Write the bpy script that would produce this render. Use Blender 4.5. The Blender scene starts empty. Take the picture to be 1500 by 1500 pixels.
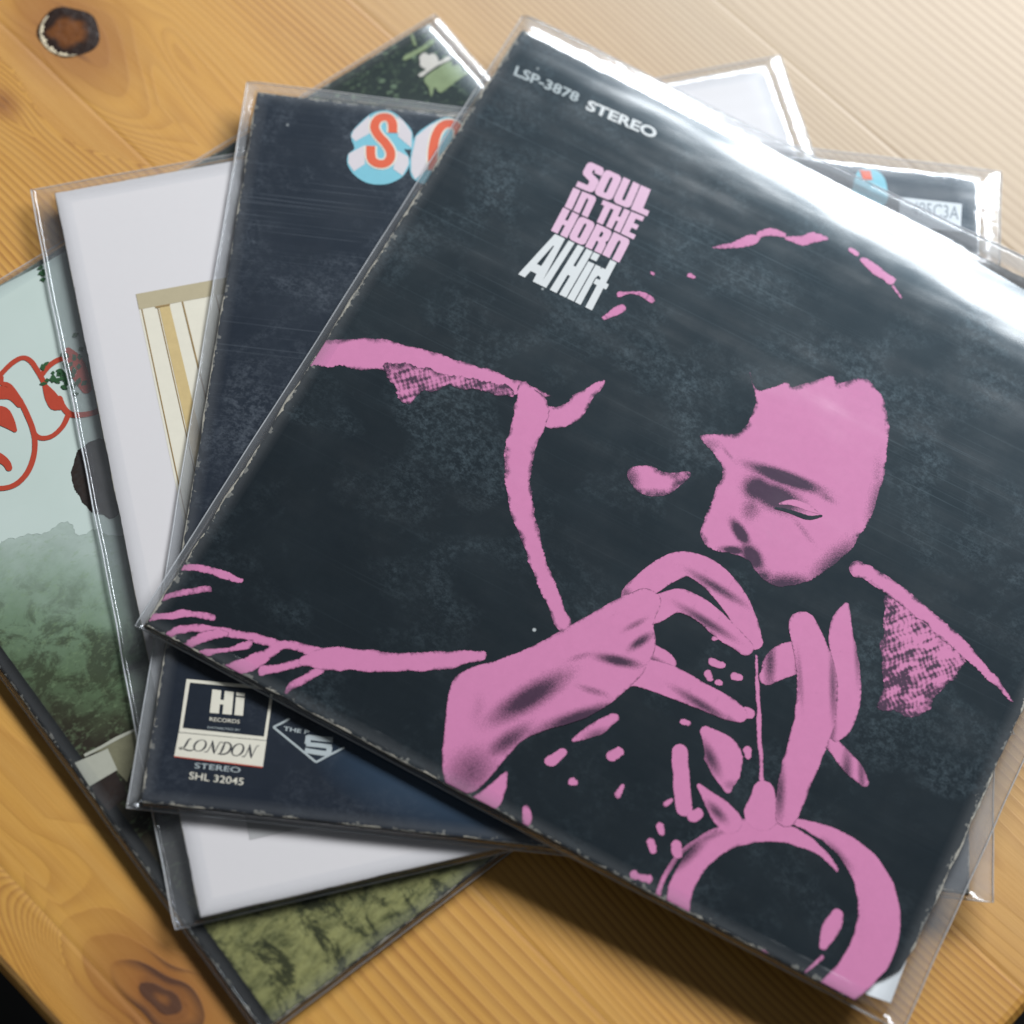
import bpy, bmesh, math, random
import numpy as np
from mathutils import Vector, Matrix
from mathutils.geometry import delaunay_2d_cdt

random.seed(7)
rng = np.random.default_rng(7)
scene = bpy.context.scene
C = scene.collection

# ------------------------------------------------------------------ camera, light, exposure
FPX, CAM_H, PITCH, ROLL = 3233.6, 0.8266, 0.393208, 0.175867      # focal length in pixels of a 1500 px frame
cam_d = bpy.data.cameras.new("camera")
cam = bpy.data.objects.new("camera", cam_d); C.objects.link(cam); scene.camera = cam
_f = Vector((0, math.sin(PITCH), -math.cos(PITCH)))
_u0 = Vector((0, math.cos(PITCH), math.sin(PITCH))); _r0 = Vector((1, 0, 0))
_r = _r0 * math.cos(ROLL) + _u0 * math.sin(ROLL)
_u = _u0 * math.cos(ROLL) - _r0 * math.sin(ROLL)
cam.matrix_world = Matrix(((_r.x, _u.x, -_f.x, 0), (_r.y, _u.y, -_f.y, 0), (_r.z, _u.z, -_f.z, CAM_H), (0, 0, 0, 1)))
cam_d.sensor_width = 36.0
cam_d.lens = FPX / 1500 * 36.0
cam_d.clip_start = 0.02; cam_d.clip_end = 20
cam_d.dof.use_dof = True
cam_d.dof.focus_distance = 0.880
cam_d.dof.aperture_fstop = 4.2

world = bpy.data.worlds.new("World"); scene.world = world; world.use_nodes = True
bg = world.node_tree.nodes["Background"]
bg.inputs[0].default_value = (0.86, 0.93, 1.0, 1); bg.inputs[1].default_value = 0.05

WIN_AZ, WIN_EL, WIN_D = math.radians(24), math.radians(37), 2.7
win_d = bpy.data.lights.new("window_light", "AREA"); win_d.shape = "RECTANGLE"
win_d.size = 2.1; win_d.size_y = 0.66; win_d.energy = 152; win_d.color = (0.93, 0.97, 1.0)
win = bpy.data.objects.new("window_light", win_d); C.objects.link(win)
_dir = Vector((math.sin(WIN_AZ) * math.cos(WIN_EL), math.cos(WIN_AZ) * math.cos(WIN_EL), math.sin(WIN_EL)))
win.location = Vector((0.03, 0.36, 0)) + _dir * WIN_D
win.rotation_euler = (-_dir).to_track_quat("-Z", "Y").to_euler()

# a small second window, low and far off at the front left, that only glints on the folds of film
win2_d = bpy.data.lights.new("side_window_light", "AREA"); win2_d.shape = "RECTANGLE"
win2_d.size = 0.22; win2_d.size_y = 0.4; win2_d.energy = 1.6; win2_d.color = (0.88, 0.95, 1.0)
win2 = bpy.data.objects.new("side_window_light", win2_d); C.objects.link(win2)
_d2 = Vector((-0.62, -0.62, 0.50)).normalized(); win2.location = Vector((0, 0.36, 0)) + _d2 * 1.9
win2.rotation_euler = (-_d2).to_track_quat("-Z", "Y").to_euler()

scene.view_settings.view_transform = "Standard"; scene.view_settings.look = "None"
scene.view_settings.exposure = 0.0; scene.view_settings.gamma = 1.0
scene.cycles.transparent_max_bounces = 24
scene.cycles.max_bounces = 8
scene.cycles.caustics_reflective = False; scene.cycles.caustics_refractive = False

# ------------------------------------------------------------------ small helpers
def P(px, py, z=0.0):
    """a point of the photograph laid on the horizontal plane at height z (metres)"""
    d = _f + _r * ((px - 750) / FPX) - _u * ((py - 750) / FPX)
    t = (z - CAM_H) / d.z
    return Vector((d.x * t, d.y * t, z))

def empty(name, loc, rz=0.0, label=None, cat=None, group=None):
    o = bpy.data.objects.new(name, None); C.objects.link(o)
    o.location = loc; o.rotation_euler = (0, 0, rz); o.empty_display_size = 0.02
    if label: o["label"] = label
    if cat: o["category"] = cat
    if group: o["group"] = group
    return o

def mesh_obj(name, verts, faces, mat, parent=None, smooth=False):
    me = bpy.data.meshes.new(name)
    me.from_pydata([tuple(v) for v in verts], [], [tuple(int(i) for i in f) for f in faces])
    me.materials.append(mat)
    if smooth:
        me.polygons.foreach_set("use_smooth", [True] * len(me.polygons))
    me.update()
    o = bpy.data.objects.new(name, me); C.objects.link(o)
    if parent: o.parent = parent
    return o

class N:
    """node-tree shorthand"""
    def __init__(s, name):
        s.m = bpy.data.materials.new(name); s.m.use_nodes = True
        s.t = s.m.node_tree; s.t.nodes.clear()
        s.out = s.t.nodes.new("ShaderNodeOutputMaterial")
    def n(s, typ, ins=None, **kw):
        nd = s.t.nodes.new("ShaderNode" + typ)
        for k, v in kw.items(): setattr(nd, k, v)
        for k, v in (ins or {}).items():
            sock = nd.inputs[k]
            if isinstance(v, bpy.types.NodeSocket): s.t.links.new(v, sock)
            else: sock.default_value = v
        return nd
    def math(s, op, a, b=0.0, clamp=False):
        nd = s.n("Math", {0: a, 1: b}, operation=op); nd.use_clamp = clamp
        return nd.outputs[0]
    def ramp(s, fac, stops, interp="LINEAR"):
        nd = s.n("ValToRGB", {0: fac}); cr = nd.color_ramp; cr.interpolation = interp
        while len(cr.elements) < len(stops): cr.elements.new(0.5)
        for e, (p, c) in zip(cr.elements, stops):
            e.position = p; e.color = (c, c, c, 1) if isinstance(c, (int, float)) else (*c, 1)
        return nd.outputs[0]
    def mix(s, fac, a, b, blend="MIX"):
        nd = s.n("Mix", data_type="RGBA", blend_type=blend)
        for i, v in ((0, fac), (6, a), (7, b)):
            if isinstance(v, bpy.types.NodeSocket): s.t.links.new(v, nd.inputs[i])
            elif i and len(v) == 3: nd.inputs[i].default_value = (*v, 1)
            else: nd.inputs[i].default_value = v
        return nd.outputs[2]
    def coord(s, scale=(1, 1, 1), rot=0.0, loc=(0, 0, 0)):
        tc = s.n("TexCoord")
        mp = s.n("Mapping", {"Vector": tc.outputs["Object"], "Scale": scale, "Rotation": (0, 0, rot), "Location": loc})
        return mp.outputs[0]
    def noise(s, scale, detail=3.0, rough=0.5, vec=None, dist=0.0):
        return s.n("TexNoise", {"Vector": vec if vec else s.coord(), "Scale": scale, "Detail": detail, "Roughness": rough, "Distortion": dist}).outputs[0]
    def done(s, shader):
        s.t.links.new(shader, s.out.inputs[0]); return s.m

S = 0.314                                             # side of a record jacket

# the film that hugs every cover is a clear coat with its own ripples, scratches and haze
def film_coat(n, ripple=1.0, rough=0.13, seed=0.0, rot=0.0):
    streak = n.noise(1.0, 3, 0.5, n.coord((4, 21, 4), rot - 0.05, (seed, seed, 0)))
    blob = n.noise(11, 2, 0.5, n.coord((1, 1, 1), 0, (seed, 3 + seed, 0)))
    fine = n.noise(150, 3, 0.5, n.coord((.35, 1, 1), rot))
    h = n.math("ADD", n.math("MULTIPLY", streak, 0.95), n.math("MULTIPLY", blob, 1.5))
    h = n.math("ADD", h, n.math("MULTIPLY", fine, 0.02))
    bump = n.n("Bump", {"Height": h, "Strength": 0.9 * ripple, "Distance": 0.0024})
    rg = n.math("MULTIPLY_ADD", n.noise(55, 4, 0.6), 0.16); rg.node.inputs[2].default_value = rough - 0.05
    return bump.outputs[0], rg

def edge_dist(n):
    """distance (m) to the nearest edge of the jacket in its own coordinates"""
    tc = n.n("TexCoord"); sp = n.n("SeparateXYZ", {0: tc.outputs["Object"]})
    x, y = sp.outputs[0], sp.outputs[1]
    return n.math("MINIMUM", n.math("MINIMUM", x, n.math("SUBTRACT", S, x)), n.math("MINIMUM", y, n.math("SUBTRACT", S, y))), x, y

def print_mat(name, col, scuff=0.35, scuff_col=(0.17, 0.24, 0.27), rough=0.38, spec=0.24, wear=0.0, var=0.12, ripple=1.0, coat=0.9, tone=False,
              dark=(0.030, 0.012, 0.030), extra=None, rot=0.0, coat_rough=0.175, seed=0.0, spots=True):
    n = N(name)
    base = n.mix(n.math("MULTIPLY", n.noise(340, 4, 0.65), 1.0), tuple(c * (1 - var) for c in col), tuple(min(1, c * (1 + var)) for c in col))
    if extra: base = extra(n, base)
    if tone:
        at = n.n("Attribute", attribute_name="tone").outputs["Fac"]
        grain = n.noise(2600, 2, 0.5)
        k = n.math("ADD", at, n.math("MULTIPLY", n.math("SUBTRACT", grain, 0.5), 0.9))
        base = n.mix(n.ramp(k, [(0.28, 0.0), (0.95, 0.93)]), base, dark)
    if scuff > 0:
        cl = n.noise(24, 4, 0.6, n.coord((1, 1, 1), 0, (seed, 0, 0)), 0.6)
        fi = n.noise(380, 5, 0.78, n.coord((1, 1.2, 1), 0.5))
        yy = n.n("SeparateXYZ", {0: n.n("TexCoord").outputs["Object"]}).outputs[1]
        worn_haze = n.ramp(n.math("MULTIPLY", yy, 3.0), [(0.10, 0.45), (0.75, 1.0)])  # scuffs also carry bluish sky haze, painted in stronger towards the top
        m = n.math("MULTIPLY", n.math("MULTIPLY", n.ramp(cl, [(0.47, 0.0), (0.66, 1.0)]), n.ramp(fi, [(0.44, 0.0), (0.66, 1.0)])), worn_haze)
        m = n.math("ADD", m, n.math("MULTIPLY", n.ramp(n.noise(30, 3, .5, n.coord((1, 1, 1), 0, (7 + seed, 0, 0))), [(0.45, 0), (0.75, 1)]), n.math("MULTIPLY", worn_haze, 0.12)))
        base = n.mix(n.math("MULTIPLY", m, scuff), base, scuff_col)
        scratch = n.ramp(n.math("MULTIPLY", yy, 3.0), [(0.35, 0.12), (0.80, 1.0)])
        for sc_, th_, st_, rt_ in (((5, 760, 5), 0.62, 0.75, -0.05), ((11, 1500, 11), 0.60, 0.6, 0.03), ((26, 420, 26), 0.70, 0.5, 0.5)):
            sc = n.noise(1.0, 2, 0.5, n.coord(sc_, rt_ + rot))
            sm = n.math("MULTIPLY", n.ramp(sc, [(th_, 0.0), (th_ + .09, 1.0)]), n.ramp(n.noise(13, 3, .5, n.coord((1, 1, 1), 0, (sc_[0], seed, 0))), [(0.45, 0.0), (0.62, 1.0)]))
            base = n.mix(n.math("MULTIPLY", n.math("MULTIPLY", sm, scratch), scuff * st_), base, scuff_col)
        if spots:
            vo = n.n("TexVoronoi", {"Vector": n.coord(), "Scale": 60.0, "Randomness": 1.0}); 
            pick = n.ramp(n.n("SeparateColor", {0: vo.outputs["Color"]}).outputs[0], [(0.84, 0.0), (0.85, 1.0)], "CONSTANT")
            dot = n.ramp(vo.outputs["Distance"], [(0.028, 1.0), (0.055, 0.0)])
            base = n.mix(n.math("MULTIPLY", n.math("MULTIPLY", pick, dot), 0.75), base, (0.55, 0.58, 0.58))
    if wear > 0:
        d, x, y = edge_dist(n)
        wn = n.math("MULTIPLY", n.ramp(n.noise(150, 5, 0.7), [(0.47, 0.0), (0.80, 1.0)]), wear)
        m = n.math("LESS_THAN", d, wn)
        base = n.mix(m, base, (0.52, 0.47, 0.38))
        m2 = n.math("LESS_THAN", d, n.math("MULTIPLY", n.ramp(n.noise(420, 3), [(0.5, 0.0), (0.8, 1.0)]), wear * 2.2))
        base = n.mix(n.math("MULTIPLY", m2, 0.45), base, (0.40, 0.38, 0.33))
    bump, crg = film_coat(n, ripple, coat_rough, seed, rot)
    pr = n.n("BsdfPrincipled", {"Base Color": base, "Roughness": rough, "Specular IOR Level": spec, "Specular Tint": (0.48, 0.78, 1.0, 1), "Coat Weight": coat,
                                "Coat Roughness": crg, "Coat IOR": 1.5, "Coat Normal": bump})
    return n.done(pr.outputs[0])

def plain_mat(name, col, rough=0.6, var=0.15, scale=200):
    n = N(name)
    base = n.mix(n.noise(scale, 4, 0.6), tuple(c * (1 - var) for c in col), tuple(min(1, c * (1 + var)) for c in col))
    return n.done(n.n("BsdfPrincipled", {"Base Color": base, "Roughness": rough}).outputs[0])

def film_mat(name, milk_glare=0.07, gloss=2.2, rough=0.10, tint=(0.97, 0.975, 0.98)):
    n = N(name)
    fade = n.n("Attribute", attribute_name="fade").outputs["Fac"]
    wr = n.noise(1.0, 4, 0.6, n.coord((22, 22, 22), 0, (0, 0, 0)), 0.3)
    bump = n.n("Bump", {"Height": wr, "Strength": 0.55, "Distance": 0.002}).outputs[0]
    ge = n.n("NewGeometry")
    ci = n.math("ABSOLUTE", n.n("VectorMath", {0: ge.outputs["Incoming"], 1: bump}, operation="DOT_PRODUCT").outputs["Value"])
    fr = n.math("ADD", n.math("MULTIPLY", n.math("POWER", n.math("SUBTRACT", 1.0, ci, True), 5.0), 0.96), 0.036)
    k = n.math("MULTIPLY", n.math("MULTIPLY", fr, gloss), fade, True)
    tr = n.n("BsdfTransparent", {"Color": (*tint, 1)}).outputs[0]
    gl = n.n("BsdfGlossy", {"Color": (0.95, 0.97, 1, 1), "Roughness": rough, "Normal": bump}).outputs[0]
    df = n.n("BsdfDiffuse", {"Color": (0.85, 0.87, 0.9, 1), "Normal": bump}).outputs[0]
    tl = n.n("BsdfTranslucent", {"Color": (0.85, 0.87, 0.9, 1), "Normal": bump}).outputs[0]
    dd = n.n("MixShader", {0: 0.25, 1: df, 2: tl}).outputs[0]
    mk = n.n("Attribute", attribute_name="milk_glare").outputs["Fac"]
    a = n.n("MixShader", {0: n.math("ADD", n.math("MULTIPLY", fade, milk_glare), mk, True), 1: tr, 2: dd}).outputs[0]
    b = n.n("MixShader", {0: k, 1: a, 2: gl}).outputs[0]
    return n.done(b)

# ------------------------------------------------------------------ 2D shapes
def smooth_loop(pts, step=2.0, closed=True):
    """Catmull-Rom through the points, resampled at about `step`"""
    p = [np.array(q, float) for q in pts]; k = len(p); out = []
    for i in range(k if closed else k - 1):
        if closed: a, b, c, d = p[i - 1], p[i], p[(i + 1) % k], p[(i + 2) % k]
        else: a, b, c, d = p[max(i - 1, 0)], p[i], p[i + 1], p[min(i + 2, k - 1)]
        m = max(1, int(np.hypot(*(c - b)[:2]) / step))
        for j in range(m):
            t = j / m
            out.append(0.5 * (2 * b + (c - a) * t + (2 * a - 5 * b + 4 * c - d) * t * t + (3 * b - a - 3 * c + d) * t ** 3))
    if not closed: out.append(p[-1])
    return out

def sharp_loop(pts, step=2.0):
    out = []
    for i in range(len(pts)):
        a, b = np.array(pts[i], float), np.array(pts[(i + 1) % len(pts)], float)
        m = max(1, int(np.hypot(*(b - a)) / step))
        out += [a + (b - a) * j / m for j in range(m)]
    return out

def brush(path, step=2.0, cap=True):
    """a stroke of varying width: path of (x, y, width) -> closed outline"""
    q = smooth_loop([p for p in path], step, closed=False)
    L, R = [], []
    for i, c in enumerate(q):
        a, b = q[max(i - 1, 0)], q[min(i + 1, len(q) - 1)]
        t = (b - a)[:2]; t = t / (np.hypot(*t) + 1e-9); nn = np.array([-t[1], t[0]])
        w = max(c[2], 1e-5) / 2
        L.append(c[:2] + nn * w); R.append(c[:2] - nn * w)
    out = list(L)
    def arc(c, t, w, sgn):
        nn = np.array([-t[1], t[0]]); r = []
        for k in range(1, 6):
            a = math.pi * k / 6
            r.append(c + nn * w * math.cos(a) * sgn + t * w * math.sin(a) * sgn)
        return r
    if cap:
        t = (q[-1] - q[-2])[:2]; t /= np.hypot(*t) + 1e-9
        out += arc(q[-1][:2], t, max(q[-1][2], 1e-5) / 2, 1)
    out += R[::-1]
    if cap:
        t = (q[1] - q[0])[:2]; t /= np.hypot(*t) + 1e-9
        out += arc(q[0][:2], t, max(q[0][2], 1e-5) / 2, -1)
    return out

def rag(loop, amp, seed=0, corr=3):
    """roughen a printed outline"""
    r = np.random.default_rng(seed); k = len(loop)
    j = r.normal(0, 1, (k, 2)); s = np.zeros_like(j)
    for d in range(-corr, corr + 1): s += np.roll(j, d, 0)
    s = s / math.sqrt(2 * corr + 1) * 0.7 + j * 0.35
    return [p + s[i] * amp for i, p in enumerate(loop)]

def clip_square(loop, lo, hi):
    for ax in (0, 1):
        for lim, sg in ((lo, 1), (hi, -1)):
            out = []
            for i in range(len(loop)):
                a, b = loop[i], loop[(i + 1) % len(loop)]
                ia, ib = sg * (a[ax] - lim) >= 0, sg * (b[ax] - lim) >= 0
                if ia: out.append(a)
                if ia != ib:
                    t = (lim - a[ax]) / (b[ax] - a[ax]); out.append(a + (b - a) * t)
            loop = out
            if len(loop) < 3: return []
    return loop

def inside(pt, loop):
    x, y = pt; r = False; j = len(loop) - 1
    for i in range(len(loop)):
        xi, yi = loop[i]; xj, yj = loop[j]
        if (yi > y) != (yj > y) and x < (xj - xi) * (y - yi) / (yj - yi) + xi: r = not r
        j = i
    return r

def inside_np(pts, loop):
    x, y = pts[:, 0], pts[:, 1]; r = np.zeros(len(pts), bool); a = np.array(loop); b = np.roll(a, 1, 0)
    for (xi, yi), (xj, yj) in zip(a, b):
        if yi == yj: continue
        c = ((yi > y) != (yj > y)) & (x < (xj - xi) * (y - yi) / (yj - yi) + xi)
        r ^= c
    return r

def fill(loops, grid=0.006):
    """triangulate a list of loops (even-odd) with interior grid points -> verts2d, faces"""
    V, E = [], []
    for lp in loops:
        b = len(V); V += [tuple(p) for p in lp]; k = len(lp)
        E += [(b + i, b + (i + 1) % k) for i in range(k)]
    a = np.array(V); lo, hi = a.min(0), a.max(0)
    if grid and (hi - lo).max() > grid:
        gx, gy = np.meshgrid(np.arange(lo[0] + grid * .5, hi[0], grid), np.arange(lo[1] + grid * .5, hi[1], grid))
        g = np.stack([gx.ravel(), gy.ravel()], 1)
        r = np.zeros(len(g), bool)
        for lp in loops: r ^= inside_np(g, lp)
        V += [tuple(p) for p in g[r]]
    vs, es, fs, *_ = delaunay_2d_cdt([Vector(v) for v in V], E, [], 0, 1e-7)
    vs = np.array([tuple(v) for v in vs])
    fs = [f for f in fs]
    if not fs: return vs, []
    T = np.array(fs); A, B, D = vs[T[:, 0]], vs[T[:, 1]], vs[T[:, 2]]
    cen = (A + B + D) / 3
    keep = np.zeros(len(cen), bool)
    for lp in loops: keep ^= inside_np(cen, lp)
    flip = (B[:, 0] - A[:, 0]) * (D[:, 1] - A[:, 1]) - (B[:, 1] - A[:, 1]) * (D[:, 0] - A[:, 0]) < 0
    T[flip] = T[flip][:, ::-1]
    out = [tuple(f) for f in T[keep].tolist()]
    return vs, out

# ------------------------------------------------------------------ a record jacket in its sleeve
def exact_normals(o, al):
    me = o.data; n = len(me.vertices); co = np.zeros(n * 3); me.vertices.foreach_get("co", co); co = co.reshape(-1, 3)
    h = 0.0004; u, v = co[:, 0], co[:, 1]
    nn = np.column_stack([-(al.zs(u + h, v) - al.zs(u - h, v)) / (2 * h), -(al.zs(u, v + h) - al.zs(u, v - h)) / (2 * h), np.ones(n)])
    nn /= np.linalg.norm(nn, axis=1)[:, None]
    me.polygons.foreach_set("use_smooth", [True] * len(me.polygons))
    me.normals_split_custom_set_from_vertices([tuple(q) for q in nn])
    return o

class Album:
    def __init__(s, name, x, y, ang, ztop, thick, label, drops):
        s.z, s.h, s.ang = ztop, thick, ang
        s.root = empty(name, (x, y, ztop - thick), ang, label, "record album", "record albums fanned out on the table")
        s.o = Vector((x, y)); s.drops = drops
        s.ux = Vector((math.cos(ang), math.sin(ang))); s.uy = Vector((-math.sin(ang), math.cos(ang)))
    def L(s, px, py):
        w = P(px, py, s.z); d = Vector((w.x, w.y)) - s.o
        return np.array([d.dot(s.ux), d.dot(s.uy)])
    def LL(s, pts): return [s.L(*p) for p in pts]
    def zs(s, u, v):
        z = s.h + 0.00012 * (np.sin(u * 21 + s.ang * 9) * np.cos(v * 17))
        for k, (d, (dr, w)) in enumerate(zip((u, S - u, v, S - v), s.drops)):          # left right bottom top
            if k == 3 and dr > 0.002:
                q = np.clip((u - 0.012) / 0.20, 0, 1.3); dr = dr * (0.06 + 1.05 * q); w = w * (0.50 + 0.65 * q)
            t = np.clip((w - d) / w, 0, 1.15)
            z = z - dr * t * t
        return z
    def sheet(s, name, loops, mat, lift, grid=0.006, tone=None, parent=None, clip=True, edge=0.0004):
        if clip: loops = [q for q in (clip_square(lp, edge, S - edge) for lp in loops) if len(q) > 2]
        if not loops: return None
        v, f = fill(loops, grid)
        z = s.zs(v[:, 0], v[:, 1]) + lift
        o = exact_normals(mesh_obj(name, np.column_stack([v, z]), f, mat, parent or s.root, True), s)
        if tone is not None:
            at = o.data.attributes.new("tone", "FLOAT", "POINT")
            at.data.foreach_set("value", np.array((tone(loops) if hasattr(tone, "per") else tone)(v), np.float32))
        return o
    def multi(s, name, shapes, mat, lift, grid=0.006, parent=None, edge=0.0004, tone=None, join=False, group=None):
        """several separate islands of ink: each its own printed piece (or, too small to count, one part of kind stuff)"""
        if group:
            parent = empty(group, (0, 0, 0)); parent.parent = s.root
        VV, FF, b, k = [], [], 0, 0
        for loops in shapes:
            loops = [q for q in (clip_square(lp, edge, S - edge) for lp in loops) if len(q) > 2]
            if not loops: continue
            v, f = fill(loops, grid)
            if not f: continue
            k += 1
            v3 = np.column_stack([v, s.zs(v[:, 0], v[:, 1]) + lift + (k % 12) * 0.000005])
            if join:
                VV.append(v3); FF += [tuple(i + b for i in q) for q in f]; b += len(v)
            else:
                o = exact_normals(mesh_obj(name, v3, f, mat, parent or s.root, True), s)
                if tone is not None:
                    at = o.data.attributes.new("tone", "FLOAT", "POINT")
                    at.data.foreach_set("value", np.array((tone(loops) if hasattr(tone, "per") else tone)(v), np.float32))
        if join:
            o = exact_normals(mesh_obj(name, np.concatenate(VV), FF, mat, parent or s.root, True), s); o["kind"] = "stuff"
            return o
    def jacket(s, mat, edge_mat, outline=None, jit=0.00022, seed=1):
        r = np.random.default_rng(seed)
        pts = outline or [(0, 0), (S, 0), (S, S), (0, S)]
        lp = sharp_loop(pts, 0.0025)
        lp = rag(lp, jit, seed, 2)
        v, f = fill([lp], 0.005)
        top = np.column_stack([v, s.zs(v[:, 0], v[:, 1])])
        k = len(lp); ring = np.array(lp)
        cen = np.array([S / 2, S / 2])
        nv = len(top); V = [tuple(p) for p in top]; F = list(f)
        # board edge: rounds over, then the folded side of the jacket, slightly open at mid height
        prev = list(range(nv, nv + k))
        zt = s.zs(ring[:, 0], ring[:, 1])
        V += [(ring[i][0], ring[i][1], zt[i]) for i in range(k)]
        V2 = []
        for frac, inset in ((0.10, -0.0002), (0.42, -0.0003), (0.5, 0.0009), (0.58, -0.0003), (0.93, -0.0002), (1.0, 0.0002)):
            base = len(V)
            for i in range(k):
                q = ring[i]; d = q - np.clip(q, 0.004, S - 0.004); ln = np.hypot(*d) + 1e-9
                p = q - d / ln * inset
                V.append((p[0], p[1], zt[i] * (1 - frac) + 0.00015 * frac))
            cur = list(range(base, base + k))
            F += [(prev[i], cur[i], cur[(i + 1) % k], prev[(i + 1) % k]) for i in range(k)]
            prev = cur
        F.append(tuple(prev[::-1]))
        o = exact_normals(mesh_obj("jacket", top, list(f), mat, s.root, True), s)
        ne = len(top)
        mesh_obj("board_edge", V[ne:], [tuple(i - ne for i in q) for q in F[len(f):]], edge_mat, o)
        return o
    def text(s, name, string, quad, mat, lift, bold=0.0, shear=0.0, parent=None, spacing=1.0, local=False):
        """lettering fitted into a quad given as photograph pixels TL TR BR BL on the cover"""
        cu = bpy.data.curves.new("t", "FONT"); cu.body = string; cu.offset = bold; cu.shear = shear; cu.resolution_u = 4; cu.space_character = spacing
        ob = bpy.data.objects.new("t", cu); C.objects.link(ob)
        dg = bpy.context.evaluated_depsgraph_get(); me = bpy.data.meshes.new_from_object(ob.evaluated_get(dg))
        bpy.data.objects.remove(ob); bpy.data.curves.remove(cu)
        co = np.array([v.co[:2] for v in me.vertices]); fs = [tuple(p.vertices) for p in me.polygons]
        bpy.data.meshes.remove(me)
        lo, hi = co.min(0), co.max(0); t = (co - lo) / (hi - lo)
        tl, tr, br, bl = quad if local else s.LL(quad)
        q = np.array([(bl * (1 - a) + br * a) * (1 - b) + (tl * (1 - a) + tr * a) * b for a, b in t])
        V = np.column_stack([q, s.zs(q[:, 0], q[:, 1]) + lift])
        F = []
        for f in fs:
            p = q[list(f)]; ar = sum(p[i][0] * p[(i + 1) % len(f)][1] - p[(i + 1) % len(f)][0] * p[i][1] for i in range(len(f)))
            F.append(f if ar > 0 else f[::-1])
        return exact_normals(mesh_obj(name, V, F, mat, parent or s.root), s)
    def sleeve(s, margins, mats, seed=0, milk_glare=(0, 0, 0, 0), film="plastic_sleeve"):
        """clear film round the jacket: margins left, right, bottom, top (m) beyond the cover"""
        r = np.random.default_rng(seed); n = 90
        mL, mR, mB, mT = margins
        h = s.h
        prof = [(-0.006, 0.00012, 0.0), (-0.004, 0.00030, 0.3), (-0.0015, 0.00042, 1), (0.0006, 0.0002, 1), ('m', .30, 1), ('m', .62, 1), ('m', .9, 1), ('e', 1, 1), ('m', .8, 1), ('m', .4, 1), (0.0004, -9, 1)]
        wob = [[r.uniform(0, 6.3) for _ in range(8)] for _ in range(4)]
        def wave(side, t, k): return (math.sin(t * 9 + wob[side][k]) + .6 * math.sin(t * 23 + wob[side][k + 1]) + .35 * math.sin(t * 61 + wob[side][k + 2])) / 1.95
        rings, fades = [], []
        for j, (o, zz, fd) in enumerate(prof):
            ring = []
            for side in range(4):
                for i in range(n):
                    t = i / n
                    def off(sd, tt):
                        m = margins[sd]
                        if o == 'e': return m * (1 + .05 * wave(sd, tt, 3))
                        if o == 'm': return m * zz * (1 + .05 * wave(sd, tt, 3))
                        return o
                    tt = t
                    a = off(0, 0 if side in (2,) else tt); 
                    oL, oR, oB, oT = off(0, tt), off(1, tt), off(2, tt), off(3, tt)
                    x0, x1, y0, y1 = -oL, S + oR, -oB, S + oT
                    if side == 2: p = (x0 + (x1 - x0) * t, y0)
                    elif side == 1: p = (x1, y0 + (y1 - y0) * t)
                    elif side == 3: p = (x1 + (x0 - x1) * t, y1)
                    else: p = (x0, y1 + (y0 - y1) * t)
                    u, v = min(max(p[0], 0), S), min(max(p[1], 0), S)
                    zt = float(s.zs(np.array(u), np.array(v)))
                    m = margins[side]
                    w1 = wave(side, t, 0)
                    if o == 'm' or o == 'e':
                        f = 1.0 if o == 'e' else zz
                        mid = h * (0.36 + 0.10 * w1)
                        if side == 3 and s.drops[3][0] > .002: mid += (zt * .9 - mid) * min(1, max(0, (t - .72) / .18))
                        amp = min(1.0, m / 0.008) * 0.0003
                        if j <= 7: z = zt + (mid - zt) * f ** 0.8 + amp * math.sin(f * math.pi) * wave(side, t, 4)
                        else: z = mid * f + 0.0002
                    elif zz == -9: z = 0.0002
                    else: z = zt + zz + (0.00025 * (1 + w1) if j in (1, 2) else 0)
                    ring.append((p[0], p[1], max(z, 0.0002)))
            # order sides B, R, T, L
            rg = ring[2 * n:3 * n] + ring[n:2 * n] + ring[3 * n:4 * n] + ring[0:n]
            rings.append(rg); fades += [fd] * len(rg)
        mk = [m for rg, (o, zz, fd) in zip(rings, prof) for m in ([(milk_glare[2] if o in ('m', 'e') else 0)] * n + [(milk_glare[1] if o in ('m', 'e') else 0)] * n + [(milk_glare[3] if o in ('m', 'e') else 0)] * n + [(milk_glare[0] if o in ('m', 'e') else 0)] * n)]  # whiteness set per side: window glare and reflections put into the film's colour
        K = 4 * n; V = [p for rg in rings for p in rg]
        F = [(j * K + i, j * K + (i + 1) % K, (j + 1) * K + (i + 1) % K, (j + 1) * K + i)[::-1] for j in range(len(rings) - 1) for i in range(K)]
        ob = mesh_obj(film, V, F, mats[0], s.root, True)
        at = ob.data.attributes.new("fade", "FLOAT", "POINT"); at.data.foreach_set("value", np.array(fades, np.float32))
        at = ob.data.attributes.new("milk_glare", "FLOAT", "POINT"); at.data.foreach_set("value", np.array(mk, np.float32))
        # welded seam: a thin bead round the outer edge
        e = rings[7]; V, F = [], []
        for i in range(K):
            p, q = np.array(e[i]), np.array(e[(i + 1) % K]); t = q - p; ln = np.linalg.norm(t)
            if ln < 1e-7: t = np.array([1., 0, 0]); ln = 1
            t /= ln; nn = np.array([t[1], -t[0], 0])
            for a in range(5):
                th = 2 * math.pi * a / 5
                V.append(tuple(p + nn * 0.00034 * math.cos(th) + np.array([0, 0, 1]) * 0.00022 * math.sin(th)))
        F = [(i * 5 + a, i * 5 + (a + 1) % 5, ((i + 1) % K) * 5 + (a + 1) % 5, ((i + 1) % K) * 5 + a) for i in range(K) for a in range(5)]
        sm = mesh_obj("welded_seam", V, F, mats[1], ob, True)
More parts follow.
